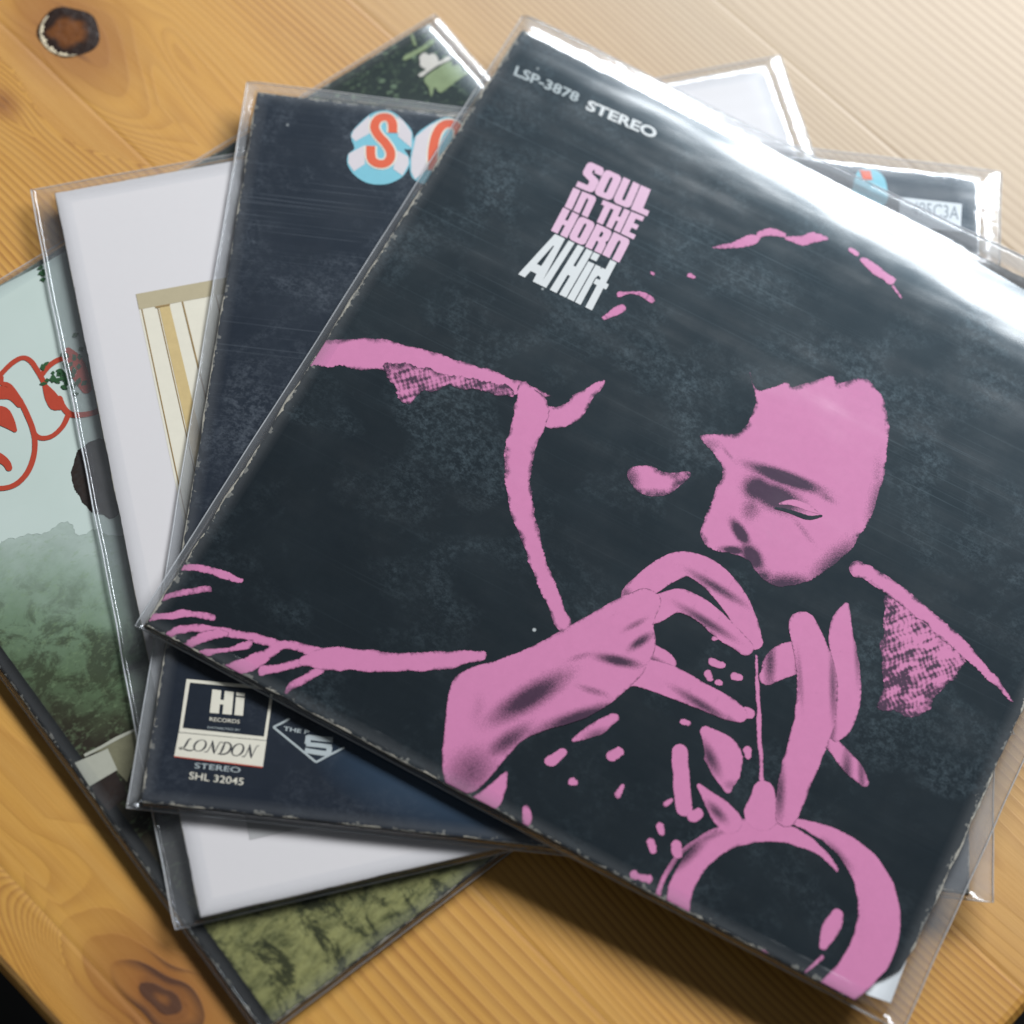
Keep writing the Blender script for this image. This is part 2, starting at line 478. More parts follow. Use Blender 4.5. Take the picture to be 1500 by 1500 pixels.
        at = sm.data.attributes.new("fade", "FLOAT", "POINT"); at.data.foreach_set("value", np.ones(len(V), np.float32))
        return ob

# ------------------------------------------------------------------ floor and table
n = N("dark_floor")
fl = n.mix(n.noise(9, 4), (0.002, 0.002, 0.002), (0.004, 0.004, 0.004))
floor_m = n.done(n.n("BsdfPrincipled", {"Base Color": fl, "Specular IOR Level": 0.1, "Roughness": 0.9}).outputs[0])
o = mesh_obj("floor", [(-3, -3, -0.75), (3, -3, -0.75), (3, 3, -0.75), (-3, 3, -0.75)], [(0, 1, 2, 3)], floor_m)
o["kind"] = "structure"

n = N("pine_wood")
ph = n.n("Attribute", attribute_name="ring").outputs["Fac"]
kn = n.n("Attribute", attribute_name="knot").outputs["Fac"]
sh = n.n("Attribute", attribute_name="shade").outputs["Fac"]
tcv = n.coord()
wob = n.noise(1.0, 3, 0.5, n.coord((6, 60, 6)))
ph2 = n.math("ADD", ph, n.math("MULTIPLY", wob, 0.55))
fr = n.math("FRACT", ph2)
late = n.ramp(fr, [(0.0, 0.0), (0.35, 0.05), (0.80, 0.85), (0.92, 1.0), (1.0, 0.0)])
fib = n.noise(1.0, 4, 0.7, n.coord((26, 900, 26)))
fib2 = n.noise(1.0, 4, 0.6, n.coord((9, 150, 9)))
blot = n.noise(11, 3, 0.5, n.coord((.5, 1.5, 1)))
contrast = n.math("MULTIPLY", late, n.ramp(sh, [(0.0, 0.20), (1.0, 0.88)]))
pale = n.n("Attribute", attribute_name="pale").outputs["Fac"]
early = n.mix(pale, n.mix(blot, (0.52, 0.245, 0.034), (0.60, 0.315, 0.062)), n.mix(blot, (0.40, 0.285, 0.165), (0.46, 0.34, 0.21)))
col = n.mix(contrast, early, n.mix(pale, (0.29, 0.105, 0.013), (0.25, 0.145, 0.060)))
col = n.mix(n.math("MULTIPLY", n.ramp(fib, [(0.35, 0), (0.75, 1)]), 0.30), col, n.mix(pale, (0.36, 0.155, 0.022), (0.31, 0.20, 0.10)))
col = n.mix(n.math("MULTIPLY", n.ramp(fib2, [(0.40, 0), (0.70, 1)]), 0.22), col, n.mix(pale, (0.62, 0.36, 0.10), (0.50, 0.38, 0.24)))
col = n.mix(n.ramp(kn, [(0.05, 0), (0.45, 0.55), (1.0, 0.95)]), col, (0.26, 0.085, 0.012))
col = n.mix(n.ramp(n.math("ADD", kn, n.math("MULTIPLY", n.math("SUBTRACT", late, 0.5), 0.35)), [(0.75, 0), (1.0, 0.9)]), col, (0.06, 0.018, 0.006))
bp = n.n("Bump", {"Height": n.math("ADD", n.math("MULTIPLY", late, 0.4), fib), "Strength": 0.25, "Distance": 0.0004}).outputs[0]
wood_m = n.done(n.n("BsdfPrincipled", {"Base Color": col, "Roughness": n.ramp(fib2, [(0, 0.46), (1, 0.58)]), "Specular IOR Level": 0.4, "Normal": bp,
                                     "Coat Weight": 0.55, "Coat Roughness": 0.42}).outputs[0])
n = N("knot_wood")
d = n.n("Attribute", attribute_name="rad").outputs["Fac"]
kc = n.mix(n.noise(130, 4, 0.7), (0.060, 0.018, 0.006), (0.24, 0.080, 0.014))
kc = n.mix(n.ramp(n.math("ADD", d, n.math("MULTIPLY", n.noise(180, 3), 0.6)), [(0.75, 0.0), (1.25, 0.95)]), kc, (0.012, 0.006, 0.005))
knot_m = n.done(n.n("BsdfPrincipled", {"Base Color": kc, "Roughness": 0.35, "Normal": n.n("Bump", {"Height": n.noise(160, 4), "Strength": 0.5, "Distance": 0.001}).outputs[0]}).outputs[0])
filler_m = plain_mat("knot_rim_filler", (0.62, 0.52, 0.36), 0.6, 0.25, 400)

TA = math.radians(-35.5)
tu, tv = Vector((math.cos(TA), math.sin(TA))), Vector((-math.sin(TA), math.cos(TA)))
table = empty("table", (0, 0, -0.75), TA, "honey coloured pine table of glued boards with dark knots under the records", "table")
TZ = 0.75                                             # table top above the floor in the table's own frame
def table_uv(px, py):
    w = P(px, py); return w.x * tu.x + w.y * tu.y, w.x * tv.x + w.y * tv.y
K1 = table_uv(101, 47); K2 = table_uv(240, 1462); K3 = table_uv(2, 150)
knots = [(K1, 0.0135, 0.85), (K2, 0.0135, 1.0), (K3, 0.004, 0.8)]
# boards: v range, ring centre line, cone apex, ring density, seed, contrast
boards = [(0.0133, 0.0385, -0.03, 0.2, 300, 1), (0.0385, 0.160, 0.075, 0.2, 210, 2), (0.160, 0.2808, 0.150, -0.1, 330, 3), (0.2808, 0.402, 0.318, -.6, 300, 4),
          (0.402, 0.523, 0.395, -0.2, 330, 5), (0.523, 0.644, 0.665, -0.9, 220, 6), (0.644, 0.765, 0.7, 0, 300, 7)]
U0, U1 = -0.80, 0.0778
for bi, (v0, v1, vc, ua, dens, sd) in enumerate(boards):
    du = 0.0024; g = 0.00003
    us = np.linspace(U0, U1, int((U1 - U0) / du)); vs = np.linspace(v0 + g, v1 - g, max(8, int((v1 - v0) / 0.0016)))
    Ug, Vg = np.meshgrid(us, vs, indexing="ij")
    r = np.random.default_rng(sd)
    low = sum(a * np.sin(Ug * f1 + Vg * f2 + p) for a, f1, f2, p in zip((.006, .004, .002, .001), r.uniform(3, 9, 4) * (1, 1.5, 2.5, 5), r.uniform(-14, 14, 4), r.uniform(0, 6, 4)))
    ve = Vg + low * 1.1
    knv = np.zeros_like(Ug)
    for (ku, kv), kr, st in knots:
        dd = np.sqrt(((Ug - ku) / 1.55) ** 2 + ((Vg - kv)) ** 2)
        push = np.exp(-(np.maximum(np.abs(Ug - ku) - kr, 0) / (kr * 3.4)) ** 2) * np.exp(-(np.abs(Vg - kv) / (kr * 3.2)) ** 1.5)
        ve = ve + np.sign(ve - kv) * push * kr * -1.2
        knv = np.maximum(knv, st * np.clip(1.25 - dd / (kr * 1.9), 0, 1.0) ** 1.2)
        # the knot drags a reddish tail along the grain
        knv = np.maximum(knv, 0.33 * st * np.exp(-((Vg - kv - 0.3 * kr) / (kr * 0.8)) ** 2) * np.exp(-np.abs(Ug - ku) / (kr * 3.2)))
    dist = np.sqrt((ve - vc) ** 2 + (0.035 * (Ug - ua)) ** 2)
    ring = dist * dens
    for (ku, kv), kr, st in knots:
        dd = np.sqrt(((Ug - ku) / (2.6 + .5 * np.sin(Vg * 90))) ** 2 + (Vg - kv + .003 * np.sin(Ug * 70 + 1)) ** 2) * (1 + .12 * np.sin(np.arctan2(Vg - kv, Ug - ku) * 3 + 1))
        w = np.clip((2.6 * kr - dd) / (1.2 * kr), 0, 1) * (1 if kr > .005 else 0)
        ring = ring * (1 - w) + (dd * 190) * w
    shade = np.clip(0.15 + 1.0 * np.clip((np.abs(ve - vc) - 0.022) / 0.03, 0, 1), 0, 1)
    shade = np.clip(shade * (0.85 + 0.3 * np.sin(Vg * 60 + sd) * np.sin(Ug * 5 + sd)), 0, 1)
    nu, nv = Ug.shape
    z = np.full_like(Ug, TZ)
    # eased arrises along the joints and at the table's rim
    e = np.minimum(Vg - v0, v1 - Vg); z -= 0.00012 * np.clip(1 - e / 0.0016, 0, 1) ** 2
    rim = np.minimum(U1 - Ug, (Vg - 0.0133) if bi == 0 else 9.0); z -= 0.003 * np.clip(1 - rim / 0.004, 0, 1) ** 2
    V = np.stack([Ug, Vg, z], -1).reshape(-1, 3)
    ii = np.arange((nu - 1) * (nv - 1)); a = ii // (nv - 1); b = ii % (nv - 1)
    F = np.stack([a * nv + b, (a + 1) * nv + b, (a + 1) * nv + b + 1, a * nv + b + 1], 1)
    per = [i * nv for i in range(nu)] + [(nu - 1) * nv + j for j in range(1, nv)] + [i * nv + nv - 1 for i in range(nu - 2, -1, -1)] + [j for j in range(nv - 2, 0, -1)]
    base = len(V); V = np.concatenate([V, np.column_stack([V[per][:, :2], np.full(len(per), TZ - 0.026)])])
    k = len(per); sides = [(per[i], base + i, base + (i + 1) % k, per[(i + 1) % k]) for i in range(k)]
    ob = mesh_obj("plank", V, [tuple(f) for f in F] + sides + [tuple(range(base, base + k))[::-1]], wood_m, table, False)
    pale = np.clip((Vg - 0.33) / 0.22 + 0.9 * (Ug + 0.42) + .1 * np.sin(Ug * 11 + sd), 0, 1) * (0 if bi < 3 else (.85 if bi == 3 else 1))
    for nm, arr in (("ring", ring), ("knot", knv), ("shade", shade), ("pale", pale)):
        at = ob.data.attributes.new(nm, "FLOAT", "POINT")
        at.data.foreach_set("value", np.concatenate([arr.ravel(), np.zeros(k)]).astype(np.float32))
    if bi == 3:
        plank3 = ob
# the open knot in the plank at the upper left: a sunken disc with a pale rim of filler
V, F, R = [], [], []
nr, na = 9, 40
for i in range(nr):
    q = i / (nr - 1)
    for j in range(na):
        th = 2 * math.pi * j / na
        rr = 0.0132 * q * (1 + 0.05 * math.sin(2 * th + 1) + 0.04 * math.sin(5 * th))
        V.append((K1[0] + rr * math.cos(th), K1[1] + rr * math.sin(th), TZ + 0.00045 - 0.0003 * q ** 4)); R.append(q)
F = [(i * na + j, (i + 1) * na + j, (i + 1) * na + (j + 1) % na, i * na + (j + 1) % na) for i in range(nr - 1) for j in range(na)]
ko = mesh_obj("knot", V, F, knot_m, plank3, True)
at = ko.data.attributes.new("rad", "FLOAT", "POINT"); at.data.foreach_set("value", np.array(R, np.float32))
V, F = [], []
na = 60
for j in range(na + 1):
    th = TA * 0 + math.radians(150) + math.radians(150) * j / na
    q = math.sin(math.pi * j / na) ** .6
    w = 0.0003 + 0.0022 * q * (0.6 + 0.5 * math.sin(j * .9) * math.sin(j * .37 + 1))
    for rr, zz in ((0.0127, 0.0002), (0.0127 - w * .5, 0.0006), (0.0127 - w, 0.0003)):
        V.append((K1[0] + rr * math.cos(th - TA), K1[1] + rr * math.sin(th - TA), TZ + zz))
F = [(j * 3 + a, j * 3 + a + 1, j * 3 + a + 4, j * 3 + a + 3) for j in range(na) for a in range(2)]
mesh_obj("rim_filler", V, F, filler_m, plank3, True)

# ------------------------------------------------------------------ materials for the covers
BLACK = (0.0066, 0.0088, 0.0110)
cover_black = print_mat("black_cover_print", BLACK, 0.55, (0.105, 0.140, 0.160), wear=0.0016, var=0.2)
pink = print_mat("pink_ink", (0.57, 0.198, 0.368), 0.12, (0.35, 0.2, 0.3), var=0.06, tone=True, dark=(0.018, 0.010, 0.022), spots=False)
pink_light = print_mat("pale_pink_ink", (0.66, 0.42, 0.55), 0.0, var=0.05)
black_ink = print_mat("black_ink", BLACK, 0.55, (0.105, 0.140, 0.160), var=0.2, spots=False)
white_ink = print_mat("white_ink", (0.62, 0.63, 0.63), 0.0, var=0.05)
grey_ink = print_mat("grey_ink", (0.40, 0.44, 0.45), 0.0, var=0.08)
board_edge = plain_mat("worn_black_board_edge", (0.020, 0.018, 0.016), 0.6, 0.6, 300)
film = film_mat("clear_film", 0.06, 2.3, 0.15)
seam = film_mat("milky_seam", 0.42, 1.2, 0.25)

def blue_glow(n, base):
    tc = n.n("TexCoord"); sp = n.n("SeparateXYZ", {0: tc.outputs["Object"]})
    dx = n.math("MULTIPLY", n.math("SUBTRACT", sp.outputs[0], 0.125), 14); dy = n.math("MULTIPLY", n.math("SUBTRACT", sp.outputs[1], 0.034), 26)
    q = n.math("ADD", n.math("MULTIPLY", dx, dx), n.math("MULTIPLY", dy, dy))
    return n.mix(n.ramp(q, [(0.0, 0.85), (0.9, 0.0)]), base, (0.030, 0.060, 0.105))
NAVY = (0.0135, 0.0165, 0.0250)
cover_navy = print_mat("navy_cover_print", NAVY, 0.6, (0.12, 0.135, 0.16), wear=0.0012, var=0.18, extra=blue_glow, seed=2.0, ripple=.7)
red_ink = print_mat("orange_red_ink", (0.66, 0.115, 0.050), 0, var=0.06, ripple=.7)
sky_ink = print_mat("sky_blue_ink", (0.19, 0.46, 0.55), 0, var=0.06, ripple=.7)
rose_ink = print_mat("pinkish_white_ink", (0.60, 0.55, 0.57), 0, var=0.04, ripple=.7)
cream_ink = print_mat("cream_ink", (0.68, 0.64, 0.54), 0, var=0.05, ripple=.7)
navy_edge = plain_mat("navy_board_edge", (0.016, 0.017, 0.022), 0.6, 0.5, 300)
sticker_m = plain_mat("sticker_paper", (0.55, 0.60, 0.64), 0.5, 0.04)
sticker_ink = plain_mat("sticker_ink", (0.16, 0.20, 0.24), 0.5, 0.1)
cover_white = print_mat("white_cover_print", (0.645, 0.615, 0.62), 0.05, (0.5, 0.5, 0.5), wear=0.0004, var=0.012, seed=5.0, ripple=.7, spots=False)
white_edge = plain_mat("white_board_edge", (0.10, 0.085, 0.06), 0.6, 0.4, 300)
tan_ink = print_mat("tan_ink", (0.44, 0.375, 0.245), 0.1, (0.4, 0.34, 0.22), var=0.06, spots=False)
slat_ink = print_mat("pale_slat_ink", (0.70, 0.655, 0.545), 0, var=0.05)
gap_ink = print_mat("ochre_gap_ink", (0.56, 0.42, 0.20), 0, var=0.12)
line_ink = print_mat("brown_line_ink", (0.30, 0.20, 0.085), 0, var=0.2)
shade_ink = print_mat("grey_floor_ink", (0.42, 0.41, 0.41), 0, var=0.05)

def forest(n, base):
    d, x, y = edge_dist(n)
    nz = n.math("MULTIPLY", n.math("SUBTRACT", n.noise(40, 5, 0.65), 0.5), 0.05)
    t = n.math("SUBTRACT", n.math("SUBTRACT", 0.254, n.math("MULTIPLY", x, 1.12)), n.math("ADD", y, nz))
    c = n.ramp(n.math("MULTIPLY", t, 9.0), [(0.0, (0.36, 0.43, 0.385)), (0.18, (0.27, 0.345, 0.28)), (0.42, (0.150, 0.215, 0.140)), (0.70, (0.085, 0.125, 0.065)), (0.90, (0.045, 0.050, 0.026)), (1.0, (0.026, 0.020, 0.012))])
    c = n.mix(n.ramp(n.math("ADD", x, nz), [(0.085, 0.0), (0.115, 1.0)]), c, n.mix(n.noise(60, 4, .7), (0.004, 0.006, 0.005), (0.020, 0.028, 0.018)))
    sp = n.noise(330, 3, 0.7, n.coord((1, 1.6, 1), 0.6))
    blot_ = n.noise(70, 6, 0.72, n.coord((1, 1.2, 1), .3), .5)
    c = n.mix(n.math("MULTIPLY", n.ramp(blot_, [(0.46, 0.0), (0.56, 0.9)]), n.ramp(n.math("MULTIPLY", t, 9.0), [(0.2, 0.1), (0.5, 1.0)])), c, n.mix(0.72, c, (0.022, 0.017, 0.009)))
    c = n.mix(n.ramp(sp, [(0.54, 0.0), (0.66, 0.55)]), c, n.mix(0.5, c, (0.20, 0.28, 0.15)))
    return c
cover_green = print_mat("forest_cover_print", (0.05, 0.08, 0.04), 0.0, wear=0.0009, extra=forest, seed=8.0, ripple=.6)
green_edge = plain_mat("dark_spine_board", (0.016, 0.013, 0.011), 0.55, 0.5, 300)
def sky_wash(n, base):
    return n.mix(n.noise(16, 4, 0.6), (0.45, 0.53, 0.48), (0.55, 0.62, 0.585))
sky_print_m = print_mat("pale_green_sky_ink", (0.5, 0.6, 0.55), 0, extra=sky_wash, ripple=.6, spots=False)
def meadow(n, base):
    q = n.ramp(n.noise(75, 7, 0.75, n.coord((1, 1.5, 1), -.5), .5), [(0.38, 0.0), (0.60, 1.0)])
    c = n.mix(q, (0.058, 0.062, 0.024), (0.235, 0.230, 0.088))
    bl = n.ramp(n.noise(1.0, 4, 0.7, n.coord((210, 620, 210), .9)), [(0.42, 0.0), (0.62, 1.0)])
    c = n.mix(n.math("MULTIPLY", bl, 0.40), c, (0.30, 0.30, 0.13))
    d = n.ramp(n.noise(78, 7, 0.78, n.coord((1, .55, 1), .4, (3, 1, 0)), .5), [(0.53, 0.0), (0.60, 0.9)])
    return n.mix(d, c, (0.020, 0.022, 0.010))
grass_print_m = print_mat("olive_meadow_ink", (0.2, 0.2, 0.07), 0, extra=meadow, ripple=.6)
rust_ink = print_mat("rust_red_ink", (0.42, 0.055, 0.028), 0, var=0.1, ripple=.6)
brown_ink = print_mat("dark_brown_ink", (0.026, 0.016, 0.012), 0.1, var=0.4, ripple=.6)
leaf_ink = print_mat("leaf_green_ink", (0.030, 0.085, 0.032), 0, var=0.4, ripple=.6)
stone_ink = print_mat("pale_stone_ink", (0.38, 0.375, 0.31), 0, var=0.08, ripple=.6)
drab_ink = print_mat("drab_wall_ink", (0.17, 0.16, 0.10), 0, var=0.25, ripple=.6)
spine_ink = print_mat("black_spine_ink", (0.008, 0.007, 0.006), 0.1, wear=0.0011, var=0.4, ripple=.6)
sage_ink = print_mat("sage_ink", (0.20, 0.25, 0.125), 0, var=0.3, ripple=.6)
bone_ink = print_mat("bone_white_ink", (0.52, 0.49, 0.44), 0, var=0.1, ripple=.6)

mm = 0.001
# ------------------------------------------------------------------ 1  the green album, lowest
g = Album("record_album", -0.0564, 0.1215, 0.8248, 0.0045, 0.0043,
          "lowest record album, misty green landscape cover with red outlined lettering", ((.0002, .006), (.0009, .012), (.0002, .006), (.0004, .01)))
g.jacket(cover_green, green_edge, seed=11, jit=0.0003)
g.sheet("sky_print", [g.LL([(-330, 640), (-330, 575), (0, 419), (57, 390), (140, 342), (150, 420), (160, 520), (185, 640), (215, 760), (230, 820)])
                      + rag(smooth_loop(g.LL([(228, 800), (160, 782), (134, 776), (118, 782), (106, 769), (90, 765), (74, 774), (60, 781), (44, 784), (30, 790), (14, 787), (0, 795), (-60, 830), (-160, 870)]), .001, False), .0006, 3)], sky_print_m, 0.00006)
g.sheet("meadow_print", [rag(sharp_loop([(.005, .0008), (S - .001, .0008), (S - .001, .09), (.005, .055)], .002), .0004, 7)], grass_print_m, 0.00008)
g.sheet("spine_print", [sharp_loop([(.0002, .0002), (.0052, .0002), (.0052, S - .0002), (.0002, S - .0002)], .004)], spine_ink, 0.00014, edge=.0001)
def cr(ox, oy, sc, pts): return [(ox + p[0] / sc, oy + p[1] / sc) + tuple(q / sc for q in p[2:]) for p in pts]
def gstroke(pts, w):
    pts = cr(0, 380, 3, [p + (w,) if len(p) == 2 else p for p in pts])
    ls = []
    for x, y, ww in pts:
        l = g.L(x, y); ls.append((l[0], l[1], ww * 0.00044))
    return [rag(brush(ls, .0008), .00005, int(abs(pts[0][0]) * 7) + 1)]
red_shapes = [gstroke([(-90, 640), (-40, 560), (10, 500), (55, 455), (100, 432), (135, 447), (165, 490), (188, 530), (196, 548)], 15),
              gstroke([(5, 520), (8, 545), (40, 555), (75, 600), (110, 660), (140, 730), (155, 770), (185, 786), (230, 776), (275, 735), (300, 685)], 14),
              gstroke([(186, 505), (215, 470), (250, 445), (290, 432)], 15),
              gstroke([(200, 560, 16), (222, 600, 34), (245, 640, 36), (262, 650, 18)], 30),
              gstroke([(262, 612), (278, 650), (310, 680), (360, 684), (420, 672), (470, 640)], 17),
              gstroke([(300, 400, 18), (325, 440, 40), (350, 500, 48), (380, 570, 30)], 30),
              gstroke([(-60, 585, 16), (0, 585, 40), (50, 600, 26), (85, 640, 16)], 20),
              gstroke([(88, 620), (118, 680), (145, 750), (154, 810), (145, 880), (118, 940), (75, 985), (20, 1005), (-60, 1000), (-140, 960), (-200, 880)], 15),
              gstroke([(-50, 670, 30), (0, 685, 56), (35, 715, 40), (66, 752, 12)], 30),
              gstroke([(-40, 850, 22), (0, 872, 26), (28, 895, 22), (40, 918, 18)], 22)]
g.multi("letter_stroke", red_shapes, rust_ink, 0.00022, grid=.004, group="title_lettering")
dsk = smooth_loop(cr(0, 380, 3, [(330, 880), (360, 830), (410, 795), (460, 790), (520, 830), (545, 920), (545, 1040), (510, 1130), (460, 1130), (400, 1105), (345, 1040), (315, 960)]), 1.5)
g.sheet("head_print", [rag([g.L(*p) for p in dsk], .00025, 9)], brown_ink, 0.00018)
lf = []
for k in range(60):
    if k < 10: cx, cy = random.gauss(187, 9), random.gauss(52, 26)
    else: cx, cy = random.gauss(285, 42), random.gauss(500, 62)
    a = random.uniform(0, 3.1); L_ = random.uniform(4, 13)
    p = [(cx - L_ * math.cos(a), cy - L_ * math.sin(a), 3), (cx, cy, random.uniform(5, 10)), (cx + L_ * math.cos(a), cy + L_ * math.sin(a), 3)]
    lf.append([brush([(*g.L(0 + x / 3, 380 + y / 3), w * .00026) for x, y, w in p], .0008)])
g.multi("leaf_print", lf, leaf_ink, 0.0003, join=True)
hs = lambda pts: sharp_loop([g.L(*q) for q in cr(0, 850, 3.75, pts)], .002)
g.sheet("wall_print", [rag(hs([(470, 960), (740, 825), (760, 900), (700, 1110), (640, 1040), (590, 930)]), .0002, 2)], drab_ink, 0.00012, parent=None)
g.sheet("facade_print", [hs([(410, 1003), (592, 925), (645, 1042), (492, 1132)])], stone_ink, 0.00018)
g.sheet("gutter_print", [brush([(*g.L(*q[:2]), q[2] * .00026) for q in cr(0, 850, 3.75, [(470, 960, 18), (560, 915, 16), (640, 870, 20), (750, 818, 14)])], .001)], stone_ink, 0.00022)
g.sheet("doorway_print", [rag(hs([(500, 1130), (640, 1050), (700, 1180), (600, 1270), (540, 1200)]), .0003, 3)], brown_ink, 0.00016)
fg = lambda pts: [rag(smooth_loop([g.L(*q) for q in cr(580, 0, 7.5, pts)], .0006), .00015, len(pts))]
g.multi("doll_print", [fg([(260, 620), (310, 585), (360, 610), (410, 590), (460, 640), (480, 680), (580, 615), (600, 650), (420, 740), (290, 840), (245, 825), (330, 770), (275, 730), (270, 680)])], bone_ink, 0.00022, grid=.003)
g.multi("skirt_print", [fg([(320, 850), (590, 670), (620, 720), (690, 710), (740, 780), (800, 790), (640, 910), (490, 1020), (430, 960), (390, 1060), (360, 960)]),
                        fg([(95, 620), (230, 550), (400, 430), (420, 470), (300, 560), (110, 660)]), fg([(160, 350), (190, 380), (230, 500), (200, 490), (170, 420)])], sage_ink, 0.00018, grid=.003)
fl = []
for k in range(90):
    x, y = random.uniform(-40, 900), random.uniform(180, 1000)
    X, Y = 580 + x / 7.5 - random.random() * 230, y / 7.5 + random.random() * 20
    c = g.L(X, Y); r_ = random.uniform(.0004, .0016)
    fl.append([rag([c + r_ * np.array([math.cos(t), .7 * math.sin(t)]) for t in np.linspace(0, 6.28, 9)[:-1]], r_ * .3, k)])
g.multi("undergrowth_print", fl, print_mat("undergrowth_ink", (0.10, 0.14, 0.085), 0, var=0.5, ripple=.6), 0.00014, join=True)
g.sleeve((0.0016, 0.0058, 0.0016, 0.0030), (film, seam), 1, (.1, .25, .1, .03))

# ------------------------------------------------------------------ 2  the white album
w = Album("record_album", -0.0872, 0.1577, 0.4093, 0.0087, 0.0040,
          "white record album with a picture of pale slats on its cover", ((.0001, .003), (.0004, .012), (.0001, .003), (.0002, .006)))
w.jacket(cover_white, white_edge, seed=12, jit=0.00012)
pic = w.LL([(199, 431), (850, 312), (1020, 1110), (366, 1230)])
pbl = pic[3]; ex = (pic[1] - pic[0]); ey = (pic[3] - pic[0])
def wq(a0, a1, b0, b1, a0b=None, a1b=None):
    a0b = a0 if a0b is None else a0b; a1b = a1 if a1b is None else a1b
    return sharp_loop([pic[0] + ex * a0 + ey * b0, pic[0] + ex * a1 + ey * b0, pic[0] + ex * a1b + ey * b1, pic[0] + ex * a0b + ey * b1], .004)
w.sheet("slat_print", [wq(0, 1, 0, 1)], slat_ink, 0.00006)
w.sheet("header_band_print", [wq(0, 1, 0, .031)], tan_ink, 0.00012)
w.sheet("floor_band_print", [wq(0, 1, .9, 1)], shade_ink, 0.00012)
w.sheet("gap_print", [wq(.043, .066, .031, .9, .055, .088)], gap_ink, 0.00012)
w.multi("slat_line_print", [[wq(a - t, a + t, .031, .9, a2 - t, a2 + t)] for a, a2, t in ((.006, .008, .0012), (.040, .052, .001), (.0945, .118, .0017), (.168, .19, .0016), (.235, .255, .0014), (.30, .32, .0014), (.37, .38, .0014))]
        + [[wq(.035, .067, .031, .0345)]], line_ink, 0.00016)
w.sleeve((0.0098, 0.0085, 0.0016, 0.0050), (film, seam), 2, (.01, .10, .03, .04))

# ------------------------------------------------------------------ 3  the navy album
b = Album("record_album", -0.1179, 0.1956, 0.0679, 0.0129, 0.0040,
          "navy blue record album with red block letters and a white label", ((.0001, .004), (.0005, .012), (.0002, .005), (.0003, .008)))
b.jacket(cover_navy, navy_edge, seed=13, jit=0.00025)
def bs(ox, oy, sc, pts, smooth=False, step=.0012, amp=0):
    q = [b.L(*p) for p in cr(ox, oy, sc, pts)]
    lp = smooth_loop(q, step) if smooth else sharp_loop(q, step)
    return rag(lp, amp, 3) if amp else lp
def bstroke(ox, oy, sc, pts, wpx, k=.000275):
    q = cr(ox, oy, sc, [p + (wpx,) if len(p) == 2 else p for p in pts])
    return brush([(*b.L(x, y), ww * k) for x, y, ww in q], .0008, cap=False)
T = (480, 130, 6.25)
sblk = [(390, 235), (510, 198), (600, 215), (690, 290), (775, 400), (770, 552), (700, 552), (742, 620), (748, 700), (690, 800), (580, 862), (470, 878), (350, 858), (240, 785), (182, 690), (188, 600), (245, 548), (215, 450), (235, 380)]
oblk = [(800, 440), (930, 330), (1060, 265), (1140, 268), (1250, 320), (1330, 420), (1330, 600), (1230, 800), (1080, 900), (900, 880), (790, 830), (755, 760), (755, 640)]
b.multi("block_letter_side", [[bs(*T, sblk, True)], [bs(*T, oblk, True)],
                              [bs(0, 0, 1, [(1252, 262), (1262, 248), (1285, 250), (1298, 268), (1296, 300), (1250, 300)], True)]], sky_ink, 0.00006, grid=.004)
b.multi("block_letter_face", [[bs(*T, q)] for q in ([(238, 380), (385, 245), (400, 400), (255, 482), (215, 440)], [(192, 597), (335, 520), (340, 690), (240, 757), (188, 680)],
        [(640, 250), (690, 292), (768, 402), (766, 540), (645, 440)], [(640, 565), (738, 625), (742, 690), (685, 795), (600, 735)],
        [(930, 340), (1050, 275), (960, 480), (915, 740), (800, 830), (765, 760), (765, 640), (808, 440)])], rose_ink, 0.00010, grid=.004)
Spath = [(596, 405), (594, 320), (560, 268), (500, 262), (450, 292), (430, 355), (462, 425), (530, 500), (575, 575), (572, 640), (530, 684), (470, 690), (412, 660), (394, 600), (395, 525)]
Opath = [(965, 745), (960, 600), (985, 450), (1030, 360), (1090, 322), (1160, 330), (1200, 380), (1195, 480), (1160, 600), (1110, 700), (1050, 770), (985, 790)]
b.multi("letter_outline", [[bstroke(*T, Spath, 122)], [bstroke(*T, Opath, 124)]], cream_ink, 0.00014, grid=.003)
b.multi("title_lettering", [[bstroke(*T, Spath, 88)], [bstroke(*T, Opath, 88)], [bs(0, 0, 1, [(1259, 249), (1275, 250), (1278, 264), (1264, 263)])]], red_ink, 0.00020, grid=.003)
# label panel at the lower left
T2 = (220, 980, 4.412)
lab = b.multi("label_frame", [[bs(*T2, [(235, 65), (800, 118), (752, 462), (186, 408)]), bs(*T2, [(257, 88), (780, 138), (735, 438), (210, 382)])[::-1]]], cream_ink, 0.00008)
b.multi("label_panel", [[bs(*T2, [(184, 412), (752, 466), (728, 632), (155, 563)])]], cream_ink, 0.00008)
b.multi("label_rule", [[bs(*T2, [(155, 563), (728, 632), (726, 640), (154, 570)])]], rust_ink, 0.00010)

